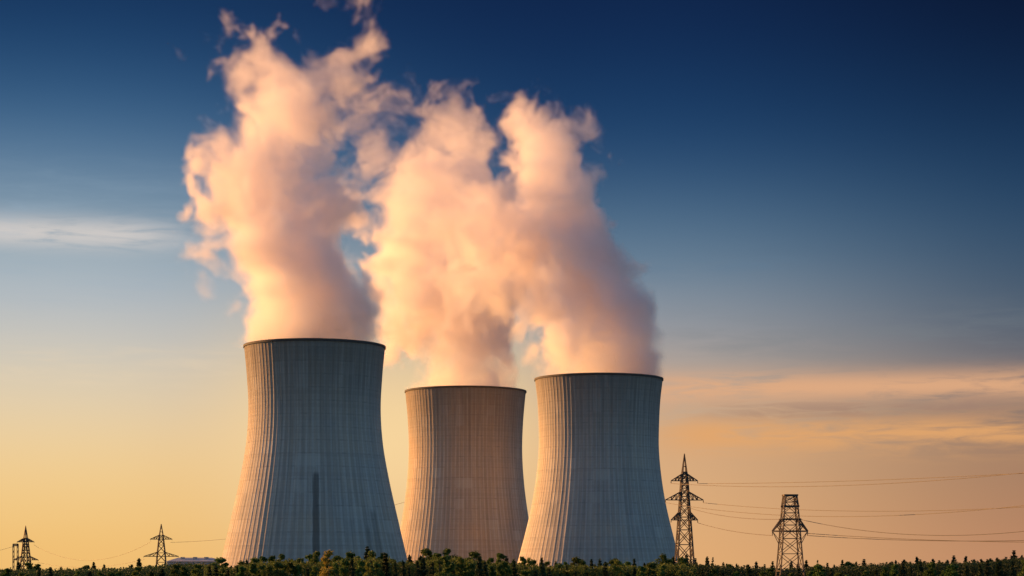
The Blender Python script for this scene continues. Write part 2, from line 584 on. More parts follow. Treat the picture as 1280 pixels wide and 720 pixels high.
def plume_density(tw, blobs, box, seed, vox, depth, holes=(), lean=0.0):
    """density on a grid round one plume. blobs: photo px, py, radius px, depth offset px, raggedness 0..1"""
    rng = np.random.default_rng(seed)
    D, k = tw['D'], tw['D'] / F
    x0, y0p, x1, y1p = box
    lo = np.array([(x0 - 640) * k, D - depth + min(0.0, lean), CZ + (HY - y1p) * k], np.float32)
    hi = np.array([(x1 - 640) * k, D + depth + max(0.0, lean), CZ + (HY - y0p) * k], np.float32)
    n = [int(round((hi[i] - lo[i]) / vox)) + 1 for i in range(3)]
    hi = lo + (np.array(n) - 1) * vox
    X = (lo[0] + np.arange(n[0], dtype=np.float32) * vox)[:, None, None]
    Y = (lo[1] + np.arange(n[1], dtype=np.float32) * vox)[None, :, None]
    Z = (lo[2] + np.arange(n[2], dtype=np.float32) * vox)[None, None, :]
    up = sstep(Z, tw['zt'] - 2, tw['zt'] + 34)
    w1 = [lattice_noise(n, vox, 34, rng) for _ in range(3)]
    w2 = [lattice_noise(n, vox, 13, rng) for _ in range(3)]
    amp1, amp2 = 0.4 + 2.4 * up, 0.25 + 1.6 * up
    Xw = X + w1[0] * amp1 + w2[0] * amp2
    Yw = Y + w1[1] * amp1 + w2[1] * amp2
    Zw = Z + w1[2] * amp1 + w2[2] * amp2
    del w1, w2
    Fd = np.full(n, -3.0, np.float32)
    Wr = np.zeros(n, np.float32)
    Th = np.ones(n, np.float32)
    rr = random.Random(seed)
    allb = []
    for bl in blobs:
        px, py, r, dd, wi = bl[:5]
        th = bl[5] if len(bl) > 5 else 1.0
        lf = min(1.0, max(0.0, (450.0 - py) / 190.0)); lf = lf * lf * (3 - 2 * lf)
        c = np.array([(px - 640) * k, D + dd * k + lean * lf, CZ + (HY - py) * k])
        allb.append((c, r * k, wi, th))
        if c[2] > tw['zt'] + 14:
            for _ in range(7 if r > 25 else 3):
                d = Vector((rr.gauss(0, 1), rr.gauss(0, 1), rr.gauss(0, 1))).normalized()
                q = r * k * rr.uniform(0.62, 0.85)
                allb.append((c + np.array(d) * q, r * k * rr.uniform(0.28, 0.48), min(1, wi + 0.12), th))
    for (c, r, wi, th) in allb:
        m = r * 1.25 + 13
        s = []
        for a in range(3):
            i0 = max(0, int((c[a] - m - lo[a]) / vox)); i1 = min(n[a], int((c[a] + m - lo[a]) / vox) + 2)
            s.append(slice(i0, i1))
        if any(q.stop <= q.start for q in s): continue
        s = tuple(s)
        d = np.sqrt((Xw[s] - c[0])**2 + (Yw[s] - c[1])**2 + (Zw[s] - c[2])**2)
        fv = (r - d) / 12.0                          # metres inside / 12
        old = Fd[s]
        better = fv > old
        Wr[s] = np.where(better, wi, Wr[s])
        Th[s] = np.where(better, th, Th[s])
        h = np.clip(0.5 + (fv - old) / 0.5, 0, 1)
        Fd[s] = old + (fv - old) * h + 0.25 * h * (1 - h)
    for (px, py, r, dd) in holes:
        c = np.array([(px - 640) * k, D + dd * k + lean, CZ + (HY - py) * k])
        r = r * k
        # holes run through the plume like a slot along the depth
        d = np.sqrt((Xw - c[0])**2 + ((Yw - c[1]) * 0.45)**2 + (Zw - c[2])**2)
        Fd = np.minimum(Fd, (d - r) / 10.0 + 0.15)
    del Xw, Yw, Zw
    # fractal detail: billows (rounded tops) and ragged fbm
    nb = np.zeros(n, np.float32)
    ntot = 0
    for wave, a in ((22, 1.0), (11, 0.62), (5.5, 0.40), (2.8, 0.26)):
        nb += a * (np.abs(lattice_noise(n, vox, wave, rng)) - 0.8)
        ntot += a * a
    nb /= math.sqrt(ntot)
    nf = np.zeros(n, np.float32)
    for wave, a in ((18, 1.0), (9, 0.75), (4.5, 0.6), (2.6, 0.5), (1.8, 0.35)):
        nf += a * lattice_noise(n, vox, wave, rng)
    nf /= 1.52
    rag = Wr
    # curl the fine detail into filaments: look it up through a swirling displacement
    ii = [np.arange(q) for q in n]
    gi = []
    for ax in range(3):
        dsp = lattice_noise(n, vox, 16, rng) * (4.2 / vox) + lattice_noise(n, vox, 7, rng) * (1.9 / vox)
        sh = [1, 1, 1]; sh[ax] = n[ax]
        g = (ii[ax].reshape(sh) + dsp)
        gi.append(np.clip(np.rint(g), 0, n[ax] - 1).astype(np.int32))
    nw = nf[gi[0], gi[1], gi[2]]
    del gi
    for ax in range(3):
        nw = 0.64 * nw + 0.18 * (np.roll(nw, 1, ax) + np.roll(nw, -1, ax))
    nf = 0.3 * nf + 0.85 * nw
    for ax in range(3):                              # soften the raggedness map
        for _ in range(3):
            rag = (rag + np.roll(rag, 1, ax) + np.roll(rag, -1, ax)) / 3
    val = Fd + up * (0.28 * nb * (1 - rag) + (0.27 + 0.54 * rag) * nf - 0.06 * rag) + (1 - up) * 0.25 * nf
    soft = 0.45 + 1.15 * rag + 0.4 * (1 - up)
    den = sstep(val / soft, 0.0, 1.0) * Th * (1.0 - 0.55 * sstep(Z, tw['zt'] + 55, tw['zt'] + 165))
    den *= 0.66 + 0.34 * np.clip(0.9 * nf - 0.7 * nb, -1.6, 1.6)
    # nothing outside the mouth below the rim
    rad = np.sqrt((X - tw['x'])**2 + (Y - tw['D'])**2)
    inside = sstep(tw['r'] - 0.6 - rad, 0.0, 1.2)
    den *= np.where(Z < tw['zt'] + 0.4, inside, 1.0)
    # fade at the box faces
    for ax in range(3):
        e = np.minimum(np.arange(n[ax]), n[ax] - 1 - np.arange(n[ax])).astype(np.float32) * vox
        sh = [1, 1, 1]; sh[ax] = n[ax]
        den *= np.clip(e / 4.0, 0, 1).reshape(sh)
    return np.clip(den, 0, 1).astype(np.float32), lo, hi, n


def steam_mat(name, dens, col, aniso):
    m, t, out = new_mat(name)
    at = t.n('ShaderNodeAttribute', attribute_name='density')
    pv = t.n('ShaderNodeVolumePrincipled')
    pv.inputs['Color'].default_value = col
    pv.inputs['Density Attribute'].default_value = ''
    pv.inputs['Anisotropy'].default_value = aniso
    t.put(pv.inputs['Density'], t.math('MULTIPLY', at.outputs['Fac'], dens))
    t.l.new(pv.outputs[0], out.inputs['Volume'])
    return m


def mist_mat():
    m, t, out = new_mat('thin_mist')
    pv = t.n('ShaderNodeVolumePrincipled')
    pv.inputs['Color'].default_value = (0.95, 0.95, 0.95, 1)
    pv.inputs['Density'].default_value = 2e-5
    pv.inputs['Density Attribute'].default_value = ''
    t.l.new(pv.outputs[0], out.inputs['Volume'])
    return m


def plume(tw, blobs, box, seed, vox, depth, mat, mist, label, holes=(), lean=0.0):
    den, lo, hi, n = plume_density(tw, blobs, box, seed, vox, depth, holes, lean)
    base = Vector((tw['x'], tw['D'], tw['zt']))
    N = n[0] * n[1] * n[2]
    me = bpy.data.meshes.new('steam_plume')
    me.vertices.add(N)
    co = np.empty((n[0], n[1], n[2], 3), np.float32)
    co[..., 0] = (lo[0] - base.x + np.arange(n[0]) * vox)[:, None, None]
    co[..., 1] = (lo[1] - base.y + np.arange(n[1]) * vox)[None, :, None]
    co[..., 2] = (lo[2] - base.z + np.arange(n[2]) * vox)[None, None, :]
    me.vertices.foreach_set('co', co.ravel())
    at = me.attributes.new('density', 'FLOAT', 'POINT')
    at.data.foreach_set('value', den.ravel())
    me.materials.append(mist)
    o = bpy.data.objects.new('steam_plume', me)
    COL.objects.link(o)
    o.location = base
    tag(o, label, 'steam plume', 'steam plumes above the cooling towers')
    l0 = Vector(lo) - base
    h0 = Vector(hi) - base

    def sampled(t, geo):
        pos = t.n('GeometryNodeInputPosition')
        rel = t.vmath('SCALE', t.vmath('SUBTRACT', pos.outputs[0], tuple(l0)))
        rel.node.inputs['Scale'].default_value = 1.0 / vox

        def to_i(sk):
            nd = t.n('FunctionNodeFloatToInt', rounding_mode='ROUND')
            t.l.new(sk, nd.inputs[0])
            return nd.outputs[0]

        def imath(op, a, b):
            nd = t.n('FunctionNodeIntegerMath', operation=op)
            t.put(nd.inputs[0], a); t.put(nd.inputs[1], b)
            return nd.outputs[0]
        ix, iy, iz = (to_i(q) for q in t.sep(rel))
        idx = imath('ADD', imath('MULTIPLY', imath('ADD', imath('MULTIPLY', ix, n[1]), iy), n[2]), iz)
        na = t.n('GeometryNodeInputNamedAttribute', data_type='FLOAT')
        na.inputs['Name'].default_value = 'density'
        si = t.n('GeometryNodeSampleIndex', data_type='FLOAT', domain='POINT', clamp=True)
        t.l.new(geo, si.inputs['Geometry'])
        t.l.new(na.outputs[0], si.inputs['Value'])
        t.l.new(idx, si.inputs['Index'])
        vc = t.n('GeometryNodeVolumeCube')
        t.l.new(si.outputs[0], vc.inputs['Density'])
        vc.inputs['Min'].default_value = l0
        vc.inputs['Max'].default_value = h0
        for ax, q in zip('XYZ', n):
            vc.inputs['Resolution ' + ax].default_value = q
        return vc.outputs[0]

    def group(name):
        g = bpy.data.node_groups.new(name, 'GeometryNodeTree')
        g.interface.new_socket('Geometry', in_out='INPUT', socket_type='NodeSocketGeometry')
        g.interface.new_socket('Geometry', in_out='OUTPUT', socket_type='NodeSocketGeometry')
        return g, NT(g)

    # the plume's own mesh: its outer skin (with the grid points it was drawn from), filled with thin mist
    g, t = group('steam_skin')
    gi, go = t.n('NodeGroupInput'), t.n('NodeGroupOutput')
    v2m = t.n('GeometryNodeVolumeToMesh', resolution_mode='VOXEL_SIZE')
    t.l.new(sampled(t, gi.outputs[0]), v2m.inputs['Volume'])
    v2m.inputs['Voxel Size'].default_value = 1.8
    v2m.inputs['Threshold'].default_value = 0.12
    sm2 = t.n('GeometryNodeSetMaterial')
    t.l.new(v2m.outputs[0], sm2.inputs['Geometry'])
    sm2.inputs['Material'].default_value = mist
    jn = t.n('GeometryNodeJoinGeometry')
    t.l.new(sm2.outputs[0], jn.inputs[0])
    t.l.new(gi.outputs[0], jn.inputs[0])
    t.l.new(jn.outputs[0], go.inputs[0])
    md = o.modifiers.new('steam_skin', 'NODES')
    md.node_group = g
    # the dense vapour inside it
    vd = bpy.data.volumes.new('vapour')
    vo = bpy.data.objects.new('vapour', vd)
    COL.objects.link(vo)
    vo.parent = o
    vd.materials.append(mat)
    g, t = group('steam_grid')
    gi, go = t.n('NodeGroupInput'), t.n('NodeGroupOutput')
    oi = t.n('GeometryNodeObjectInfo')
    oi.transform_space = 'ORIGINAL'
    oi.inputs['Object'].default_value = o
    sm = t.n('GeometryNodeSetMaterial')
    t.l.new(sampled(t, oi.outputs['Geometry']), sm.inputs['Geometry'])
    sm.inputs['Material'].default_value = mat
    t.l.new(sm.outputs[0], go.inputs[0])
    md = vo.modifiers.new('steam_grid', 'NODES')
    md.node_group = g
    return o


VOX = 0.85
steam = steam_mat('steam', 0.105, (0.945, 0.905, 0.908, 1), 0.1)
mist = mist_mat()

blobsA = [  # px, py, r, depth, raggedness, thickness
    (393, 445, 88, 0, 0.0), (393, 418, 92, 0, 0.0), (392, 395, 92, 0, 0.02), (386, 365, 86, 6, 0.05),
    (377, 335, 80, 0, 0.1), (366, 305, 74, -8, 0.15), (380, 275, 66, 10, 0.1), (352, 265, 70, -6, 0.15),
    (390, 228, 50, -14, 0.05), (335, 240, 64, 8, 0.2), (312, 222, 50, 0, 0.25), (345, 195, 64, 0, 0.15),
    (292, 190, 46, 12, 0.25), (368, 165, 46, 8, 0.2), (325, 150, 60, -4, 0.2), (308, 110, 48, 0, 0.25),
    (350, 110, 54, 6, 0.2), (382, 112, 34, -6, 0.3), (330, 84, 34, 0, 0.35), (368, 90, 30, 0, 0.35),
    (274, 285, 24, 0, 0.55, 0.8), (268, 250, 22, 6, 0.5), (285, 302, 26, -6, 0.6, 0.7), (300, 345, 30, 10, 0.55, 0.55),
    (268, 308, 16, 4, 0.8, 0.5), (298, 390, 20, 0, 0.7, 0.45), (262, 218, 20, 0, 0.55), (262, 180, 20, 0, 0.55),
    (284, 98, 30, 0, 0.4), (302, 80, 26, 0, 0.4), (384, 84, 26, 0, 0.4), (398, 108, 24, 0, 0.45), (270, 128, 22, 4, 0.6), (282, 75, 14, 0, 0.8, 0.7), (305, 66, 16, 4, 0.7), (345, 66, 14, 0, 0.7),
    (404, 100, 16, 0, 0.6), (404, 128, 18, 0, 0.5), (262, 150, 20, 0, 0.55),
    # torn-off puffs above
    (386, 34, 15, 0, 0.8, 1.19), (402, 16, 18, 4, 0.75, 1.19), (425, 8, 24, 0, 0.7, 1.27), (446, 20, 19, 6, 0.75, 1.19), (456, -6, 25, 0, 0.7, 1.27), (462, 8, 16, 0, 0.8, 1.02),
    (424, 58, 15, 0, 0.85, 1.02), (436, 40, 14, 0, 0.85, 1.02), (430, -34, 26, 0, 0.5), (470, -30, 22, 0, 0.6),
    (280, 30, 8, 0, 0.8, 0.77), (242, 50, 9, 0, 0.8, 0.59), (222, 72, 7, 0, 0.8, 0.51), (262, 62, 9, 4, 0.8, 0.77),
    (442, 104, 20, 4, 0.7, 1.36), (430, 132, 16, 0, 0.7, 1.36), (452, 145, 15, 0, 0.75, 1.36), (426, 165, 14, 0, 0.75, 1.36),
]
holesA = [(300, 294, 14, 0), (262, 142, 9, 0), (414, 122, 7, 0), (416, 150, 7, 0)]
blobsB = [
    (582, 505, 72, 0, 0.0), (582, 478, 74, 0, 0.0), (581, 455, 74, 0, 0.03), (576, 425, 76, 0, 0.08),
    (570, 395, 80, 4, 0.12), (562, 365, 80, -4, 0.15), (556, 335, 80, 6, 0.2), (540, 310, 74, 0, 0.2),
    (512, 312, 50, -16, 0.15), (492, 335, 38, -10, 0.25), (606, 345, 56, 4, 0.25), (612, 400, 42, 0, 0.3),
    (496, 285, 36, -10, 0.25), (560, 280, 66, 0, 0.2), (606, 290, 56, 6, 0.25), (540, 245, 58, 0, 0.3),
    (590, 240, 52, 0, 0.3), (505, 250, 42, 0, 0.4), (484, 215, 36, 4, 0.62, 0.5), (520, 200, 40, 0, 0.62, 0.5),
    (560, 195, 38, 0, 0.62, 0.5), (600, 195, 36, 8, 0.62, 0.5), (474, 185, 32, 0, 0.72, 0.5), (458, 205, 26, 0, 0.77, 0.5), (500, 160, 32, 0, 0.77, 0.5), (545, 158, 28, 0, 0.77, 0.5),
    (482, 128, 26, 0, 0.82, 0.5), (508, 118, 22, 0, 0.82, 0.5), (457, 150, 25, 0, 0.77, 0.5), (528, 132, 20, 0, 0.87, 0.5), (565, 140, 18, 0, 0.87, 0.5),
    (442, 120, 28, 0, 0.82, 0.5), (436, 215, 26, 0, 0.7, 0.5), (585, 160, 22, 4, 0.77, 0.5), (436, 165, 28, 0, 0.77, 0.5),
    (455, 235, 22, 0, 0.82, 0.5), (465, 290, 24, 0, 0.5), (470, 350, 24, 6, 0.5), (478, 390, 24, 4, 0.5, 0.7),
    (496, 440, 28, 4, 0.5, 0.7), (506, 400, 44, 2, 0.2), (500, 365, 50, 0, 0.2),
]
holesB = [(448, 256, 12, 0), (509, 181, 8, 0), (557, 198, 10, 0), (585, 232, 9, 0), (444, 178, 11, 0), (470, 105, 6, 0)]
blobsC = [
    (748, 492, 76, 0, 0.0), (748, 464, 78, 0, 0.0), (747, 440, 76, 0, 0.03), (740, 412, 73, 0, 0.08),
    (728, 385, 70, -4, 0.1), (716, 355, 68, 4, 0.12), (706, 325, 68, 0, 0.15), (698, 295, 72, 0, 0.15),
    (682, 268, 74, 6, 0.15), (706, 240, 50, -6, 0.2), (668, 240, 66, 0, 0.2), (636, 265, 62, 4, 0.25),
    (630, 305, 56, 8, 0.25), (712, 210, 38, 0, 0.3), (690, 205, 42, 0, 0.25), (728, 250, 30, 0, 0.35), (640, 220, 46, 0, 0.35),
    (662, 172, 36, 0, 0.45), (652, 150, 26, 0, 0.5), (668, 136, 13, 0, 0.7, 0.6), (692, 172, 26, 0, 0.5), (718, 185, 22, 0, 0.5), (628, 172, 32, 0, 0.45), (604, 185, 32, 0, 0.5),
    (605, 222, 34, 0, 0.45), (580, 168, 24, 0, 0.6), (690, 180, 26, 0, 0.45), (734, 192, 17, 0, 0.55),
    (750, 300, 24, 6, 0.4), (758, 340, 24, 4, 0.4), (774, 380, 22, 0, 0.4), (796, 410, 18, 0, 0.5), (798, 440, 20, 0, 0.4),
    (684, 440, 28, 0, 0.4, 0.7), (648, 345, 40, 4, 0.3), (672, 395, 36, 0, 0.3),
    (590, 290, 42, 30, 0.6, 0.4), (575, 250, 46, 30, 0.6, 0.4), (562, 212, 42, 20, 0.65, 0.4), (606, 335, 42, 20, 0.5, 0.4),
    (604, 372, 36, 20, 0.5, 0.35), (548, 175, 32, 10, 0.7, 0.6), (520, 215, 34, 20, 0.7, 0.5), (622, 170, 30, 0, 0.6, 0.7), (598, 158, 24, 0, 0.65, 0.7), (622, 200, 26, 6, 0.55, 0.7), (625, 400, 28, 20, 0.5, 0.35),
]
holesC = [(650, 210, 9, 0), (588, 208, 8, 0), (618, 192, 8, 0)]

plume(TOWERS['A'], blobsA, (196, -75, 492, 436), 11, VOX, 52, steam, mist,
      'tallest pale steam plume rising from the left cooling tower, with torn-off puffs at its top', holesA)
plume(TOWERS['B'], blobsB, (400, 75, 672, 498), 23, VOX, 56, steam, mist,
      'ragged pinkish steam plume leaning left over the brownish middle cooling tower', holesB, -6.0)
plume(TOWERS['C'], blobsC, (470, 52, 838, 482), 37, VOX, 50, steam, mist,
      'broad steam plume over the right cooling tower, drifting left into the middle plume', holesC, 8.0)

# ------------------------------------------------------------------ pylons
steel = simple_mat('weathered_steel', (0.055, 0.042, 0.034, 1), (0.09, 0.062, 0.045, 1), 0.5, 0.7, 0.3)
glassy = simple_mat('insulator_porcelain', (0.06, 0.035, 0.025, 1), (0.10, 0.05, 0.035, 1), 2.0, 0.4)
cable = simple_mat('conductor', (0.075, 0.06, 0.052, 1), (0.10, 0.08, 0.07, 1), 0.05, 0.6, 0.3)


def lattice(mb, levels, leg, brace):
    """square lattice mast: levels = [(z, half width)]"""
    cs = [(-1, -1), (1, -1), (1, 1), (-1, 1)]
    for (z0, h0), (z1, h1) in zip(levels, levels[1:]):
        for k in range(4):
            a, b2 = cs[k], cs[(k + 1) % 4]
            mb.bar((a[0] * h0, a[1] * h0, z0), (a[0] * h1, a[1] * h1, z1), leg)
            mb.bar((a[0] * h0, a[1] * h0, z0), (b2[0] * h1, b2[1] * h1, z1), brace)
            mb.bar((b2[0] * h0, b2[1] * h0, z0), (a[0] * h1, a[1] * h1, z1), brace)
            mb.bar((a[0] * h1, a[1] * h1, z1), (b2[0] * h1, b2[1] * h1, z1), brace)


def body_levels(keys, step):
    out = []
    z = keys[0][0]
    top = keys[-1][0]

    def h(z):
        for (z0, h0), (z1, h1) in zip(keys, keys[1:]):
            if z0 <= z <= z1: return h0 + (h1 - h0) * (z - z0) / (z1 - z0)
        return keys[-1][1]
    while z < top - 0.4 * step * h(z):
        out.append((z, h(z)))
        z += max(1.6, step * h(z))
    out.append((top, h(top)))
    return out


def crossarm(root, z, half, hb, rise, bar, mat=steel, ins=0.9):
    mb = MB()
    for s in (-1, 1):
        tip = Vector((s * half, 0, z))
        for yy in (-hb, hb):
            mb.bar((s * hb, yy, z), tip, bar)
            mb.bar((s * hb, yy, z + rise), tip, bar)
            for q in (0.3, 0.6):
                lo_ = Vector((s * hb, yy, z)).lerp(tip, q)
                hi_ = Vector((s * hb, yy, z + rise)).lerp(tip, q)
                mb.bar(lo_, hi_, bar * 0.7)
                mb.bar(lo_, Vector((s * hb, yy, z + rise)).lerp(tip, q - 0.3), bar * 0.7)
    mb.bar((-half, 0, z), (half, 0, z), bar)
    arm = mb.build('crossarm', mat, root)
    for s in (-1, 1):
        if ins:
            im = MB()
            top = Vector((s * half, 0, z - bar * 0.5))
            im.bar(top, top + Vector((0, 0, -ins)), 0.16)
            for q in range(6):
                zz = top.z - ins * (0.15 + 0.13 * q)
                im.bar((top.x, 0, zz), (top.x, 0, zz - ins * 0.06), 0.42, 0.30)
            im.build('insulator', glassy, arm)
    return arm


def pylon_peaked(loc, rz, label, H, body, arms, leg, brace, group='lattice pylons'):
    root = empty('electricity_pylon', loc, rz)
    tag(root, label, 'pylon', group)
    mb = MB()
    lattice(mb, body_levels(body, 2.1), leg, brace)
    mb.build('lattice_mast', steel, root)
    pk = MB()
    zt, ht = body[-1]
    for a in ((-1, -1), (1, -1), (1, 1), (-1, 1)):
        pk.bar((a[0] * ht, a[1] * ht, zt), (0, 0, H), leg * 0.9, leg * 0.6)
    for q in (0.3, 0.6):
        k = ht * (1 - q); zz = zt + (H - zt) * q
        for a, b2 in (((-1, -1), (1, -1)), ((1, -1), (1, 1)), ((1, 1), (-1, 1)), ((-1, 1), (-1, -1))):
            pk.bar((a[0] * k, a[1] * k, zz), (b2[0] * k, b2[1] * k, zz), brace * 0.8)
    pk.build('peak', steel, root)
    for (z, half, hb, rise) in arms:
        crossarm(root, z, half, hb, rise, brace * 1.15)
    return root


def zpx(py, D): return CZ + (HY - py) * D / F


# tall peaked pylon beside the right tower
DA = 800; ka = DA / F
pa = P(855.5, HY, DA)
bodyA = [(0, 4.4), (zpx(700, DA), 3.2), (zpx(648, DA), 2.15), (zpx(622, DA), 1.6), (zpx(598, DA), 1.15), (zpx(590, DA), 0.8)]
armsA = [(zpx(601, DA), 5.4, 1.15, 2.6), (zpx(625, DA), 7.7, 1.6, 3.2), (zpx(650, DA), 5.4, 2.15, 3.0)]
pylon_peaked((pa.x, DA, 0), R(6), 'tall pylon with a spiked peak and three crossarms, beside the right cooling tower',
             zpx(567, DA), bodyA, armsA, 0.46, 0.28, 'lattice pylons right of the towers')

# broad flat-topped pylon
DB = 650; kb = DB / F
pb = P(987.5, HY, DB)
root = empty('electricity_pylon', (pb.x, DB, 0), R(4))
tag(root, 'squat flat-topped pylon with one low crossarm, right of the spiked pylon', 'pylon', 'lattice pylons right of the towers')
mb = MB()
lattice(mb, body_levels([(0, 4.8), (zpx(705, DB), 3.55), (zpx(664, DB), 2.75), (zpx(648, DB), 2.5), (zpx(634, DB), 2.2), (zpx(620, DB), 1.75)], 1.5), 0.33, 0.18)
mb.build('lattice_mast', steel, root)
mb = MB()
zt = zpx(619, DB)
for s in (-1, 1):
    mb.bar((-2.3, s * 1.75, zt), (2.3, s * 1.75, zt), 0.5)
    mb.bar((s * 1.9, -1.9, zt), (s * 1.9, 1.9, zt), 0.5)
zz = zpx(633, DB)
for s in (-1, 1):
    mb.bar((-2.6, s * 2.2, zz), (2.6, s * 2.2, zz), 0.55)
for sx in (-1, 1):
    for sy in (-1, 1):
        mb.bar((sx * 1.75, sy * 1.75, zt), (sx * 2.2, sy * 2.2, zz), 0.5)
mb.build('top_frame', steel, root)
arm = MB()
za, zh = zpx(664, DB), zpx(649, DB)
for s in (-1, 1):
    tip = Vector((s * 5.8, 0, za))
    for yy in (-2.6, 2.6):
        arm.bar((s * 2.5, yy, zh), tip, 0.42)
        arm.bar((s * 2.75, yy, za), tip, 0.42)
        arm.bar((s * 3.0, yy, zpx(681, DB)), tip, 0.16)
        arm.bar((-3.1, yy, zh), (3.1, yy, zh), 0.42)
        arm.bar((-2.7, yy, za), (2.7, yy, za), 0.42)
        arm.bar((s * 2.6, yy, za), Vector((s * 2.5, yy, zh)).lerp(tip, 0.5), 0.22)
arm = arm.build('crossarm', steel, root)
for s in (-1, 1):
    im = MB()
    im.bar((s * 5.8, 0, za - 0.25), (s * 5.8, 0, za - 1.4), 0.22)
    im.build('insulator', glassy, arm)

# next pylon of the line, just past the right edge of the view
DC = 560
pc = P(1350, HY, DC)
bodyC = [(0, 4.2), (zpx(700, DC), 3.0), (zpx(653, DC), 2.0), (zpx(622, DC), 1.5), (zpx(582, DC), 1.0), (zpx(574, DC), 0.8)]
armsC = [(zpx(581, DC), 5.0, 1.0, 2.4), (zpx(622, DC), 7.0, 1.5, 3.0), (zpx(653, DC), 5.2, 2.0, 2.8)]
pylon_peaked((pc.x, DC, 0), R(20), 'spiked lattice pylon at the far right end of the wires', zpx(550, DC), bodyC, armsC, 0.46, 0.28,
             'lattice pylons right of the towers')

# left, far away
DL = 1750; kl = DL / F


def far_pylon(px, top, a1, h1, a2, h2, D, rz, label):
    k = D / F
    p = P(px, HY, D)
    body = [(0, 5.2), (zpx(a2, D), 3.6), (zpx(a1, D), 2.0), (zpx(a1 - 5, D), 1.5)]
    arms = [(zpx(a1, D), h1 * k, 2.0, 3.4), (zpx(a2, D), h2 * k, 3.6, 3.6)]
    return pylon_peaked((p.x, D, 0), rz, label, zpx(top, D), body, arms, 0.85, 0.5, 'far lattice pylons left of the towers')


far_pylon(201.5, 655, 674, 13.5, 695.5, 21.5, DL, R(8), 'dark far pylon with two crossarms, midway between the left tower and the left edge')
far_pylon(32, 657, 677.5, 11.5, 700, 17, DL + 250, R(-12), 'faint far pylon with two crossarms near the left edge')
p = P(19.5, HY, DL + 100)
root = empty('switching_gantry', (p.x, DL + 100, 0), R(10))
tag(root, 'small flat-topped lattice gantry left of the faint far pylon', 'gantry')
mb = MB()
kg = (DL + 100) / F
for s in (-1, 1):
    x = s * 2.6 * kg
    lattice_levels = []
    for q in range(8):
        z0, z1 = q * 4.7, (q + 1) * 4.7
        mb.bar((x - 0.6, 0, z0), (x - 0.6, 0, z1), 0.6)
        mb.bar((x + 0.6, 0, z0), (x + 0.6, 0, z1), 0.6)
        mb.bar((x - 0.6, 0, z0), (x + 0.6, 0, z1), 0.4)
mb.build('post_frame', steel, root)
mb = MB()
zt = zpx(678, DL + 100)
mb.bar((-3.4 * kg, 0, 37.6), (3.4 * kg, 0, 37.6), 0.9)
mb.bar((-3.4 * kg, 0, 36.0), (3.4 * kg, 0, 36.0), 0.6)
for q in range(6):
    x = -3 * kg + q * kg
    mb.bar((x, 0, 36.0), (x + kg, 0, 37.6), 0.45)
mb.build('beam', steel, root)


# wires: each span one cable
def wire(a, b, sag, r, label, group):
    pts = []
    n = 40
    for i in range(n + 1):
        u = i / n
        q = a.lerp(b, u)
        q.z -= sag * 4 * u * (1 - u)
        pts.append(q)
    mb = MB()
    base = a.copy()
    mb.tube([q - base for q in pts], r, 5)
    o = mb.build('power_cable', cable, None, True)
    o.location = base
    tag(o, label, 'power cable', group)
    return o


def tipw(loc, rz, x, z, drop=0.9):
    return Vector((loc[0] + x * math.cos(rz), loc[1] + x * math.sin(rz), z - drop - 0.2))


WR = 0.09
lA, lB, lC = (pa.x, DA), (pb.x, DB), (pc.x, DC)
names = ['topmost', 'middle', 'lowest']
for j, sg in ((0, 1.0), (1, 3.0)):
    for s in (-1, 1):
        wire(tipw(lA, R(6), s * armsA[j][1], armsA[j][0]), tipw(lC, R(20), s * armsC[j][1], armsC[j][0]), sg + (1.9 if s < 0 else 0.0), WR,
             'thin %s cable of the pair slung past the flat-topped pylon from the spiked one' % names[j],
             '%s pair of cables right of the spiked pylon' % names[j])
wire(tipw(lA, R(6), 5.4, armsA[2][0]), tipw(lB, R(4), -5.8, za, 1.2), 0.9, WR,
     'thin cable from the spiked pylon\'s lowest arm to the flat-topped pylon\'s arm tip', 'cables between the two right pylons')
wire(tipw(lA, R(6), 1.6, zpx(634, DA), 0), Vector((pb.x - 3.0, DB, zh)), 1.4, WR,
     'thin cable dropping from the spiked pylon\'s mast to the flat-topped pylon\'s upper arm bar', 'cables between the two right pylons')
wire(Vector((pb.x + 3.0, DB, zh)), tipw(lC, R(20), -armsC[2][1], armsC[2][0]), 3.8, WR,
     'sagging cable that crosses the level one just right of the flat-topped pylon', 'cables right of the flat-topped pylon')
wire(tipw(lB, R(4), 5.8, za, 1.2), tipw(lC, R(20), armsC[2][1], zpx(668, DC)), 1.2, WR,
     'nearly level cable running right from the flat-topped pylon\'s arm tip', 'cables right of the flat-topped pylon')
wire(tipw(lB, R(4), 5.8, za, 0.5), P(1500, 676, 520), 1.4, WR,
     'lowest cable right of the flat-topped pylon, sinking towards the conifers', 'cables right of the flat-topped pylon')
lL = P(201.5, HY, DL); lM = P(32, HY, DL + 250)
wire(P(213, 678, DL), P(560, 610, 1500), 9, 0.13, 'faint rising cable between the dark far pylon and the left tower', 'faint cables right of the dark far pylon')
wire(P(222, 698, DL), P(600, 668, 1500), 7, 0.13, 'faint low cable just above the pale roof left of the large tower', 'faint cables right of the dark far pylon')
wire(P(42, 681, DL + 250), P(189, 677, DL), 16, 0.13, 'faint upper cable hanging between the two far left pylons', 'faint cables between far left pylons')
wire(P(47, 703, DL + 250), P(181, 699, DL), 6, 0.13, 'faint lower cable hanging between the two far left pylons', 'faint cables between far left pylons')
wire(P(23, 681, DL + 250), P(-120, 690, DL + 300), 8, 0.13, 'faint cable leaving the faint far pylon at the left edge', 'faint cables at the left edge')

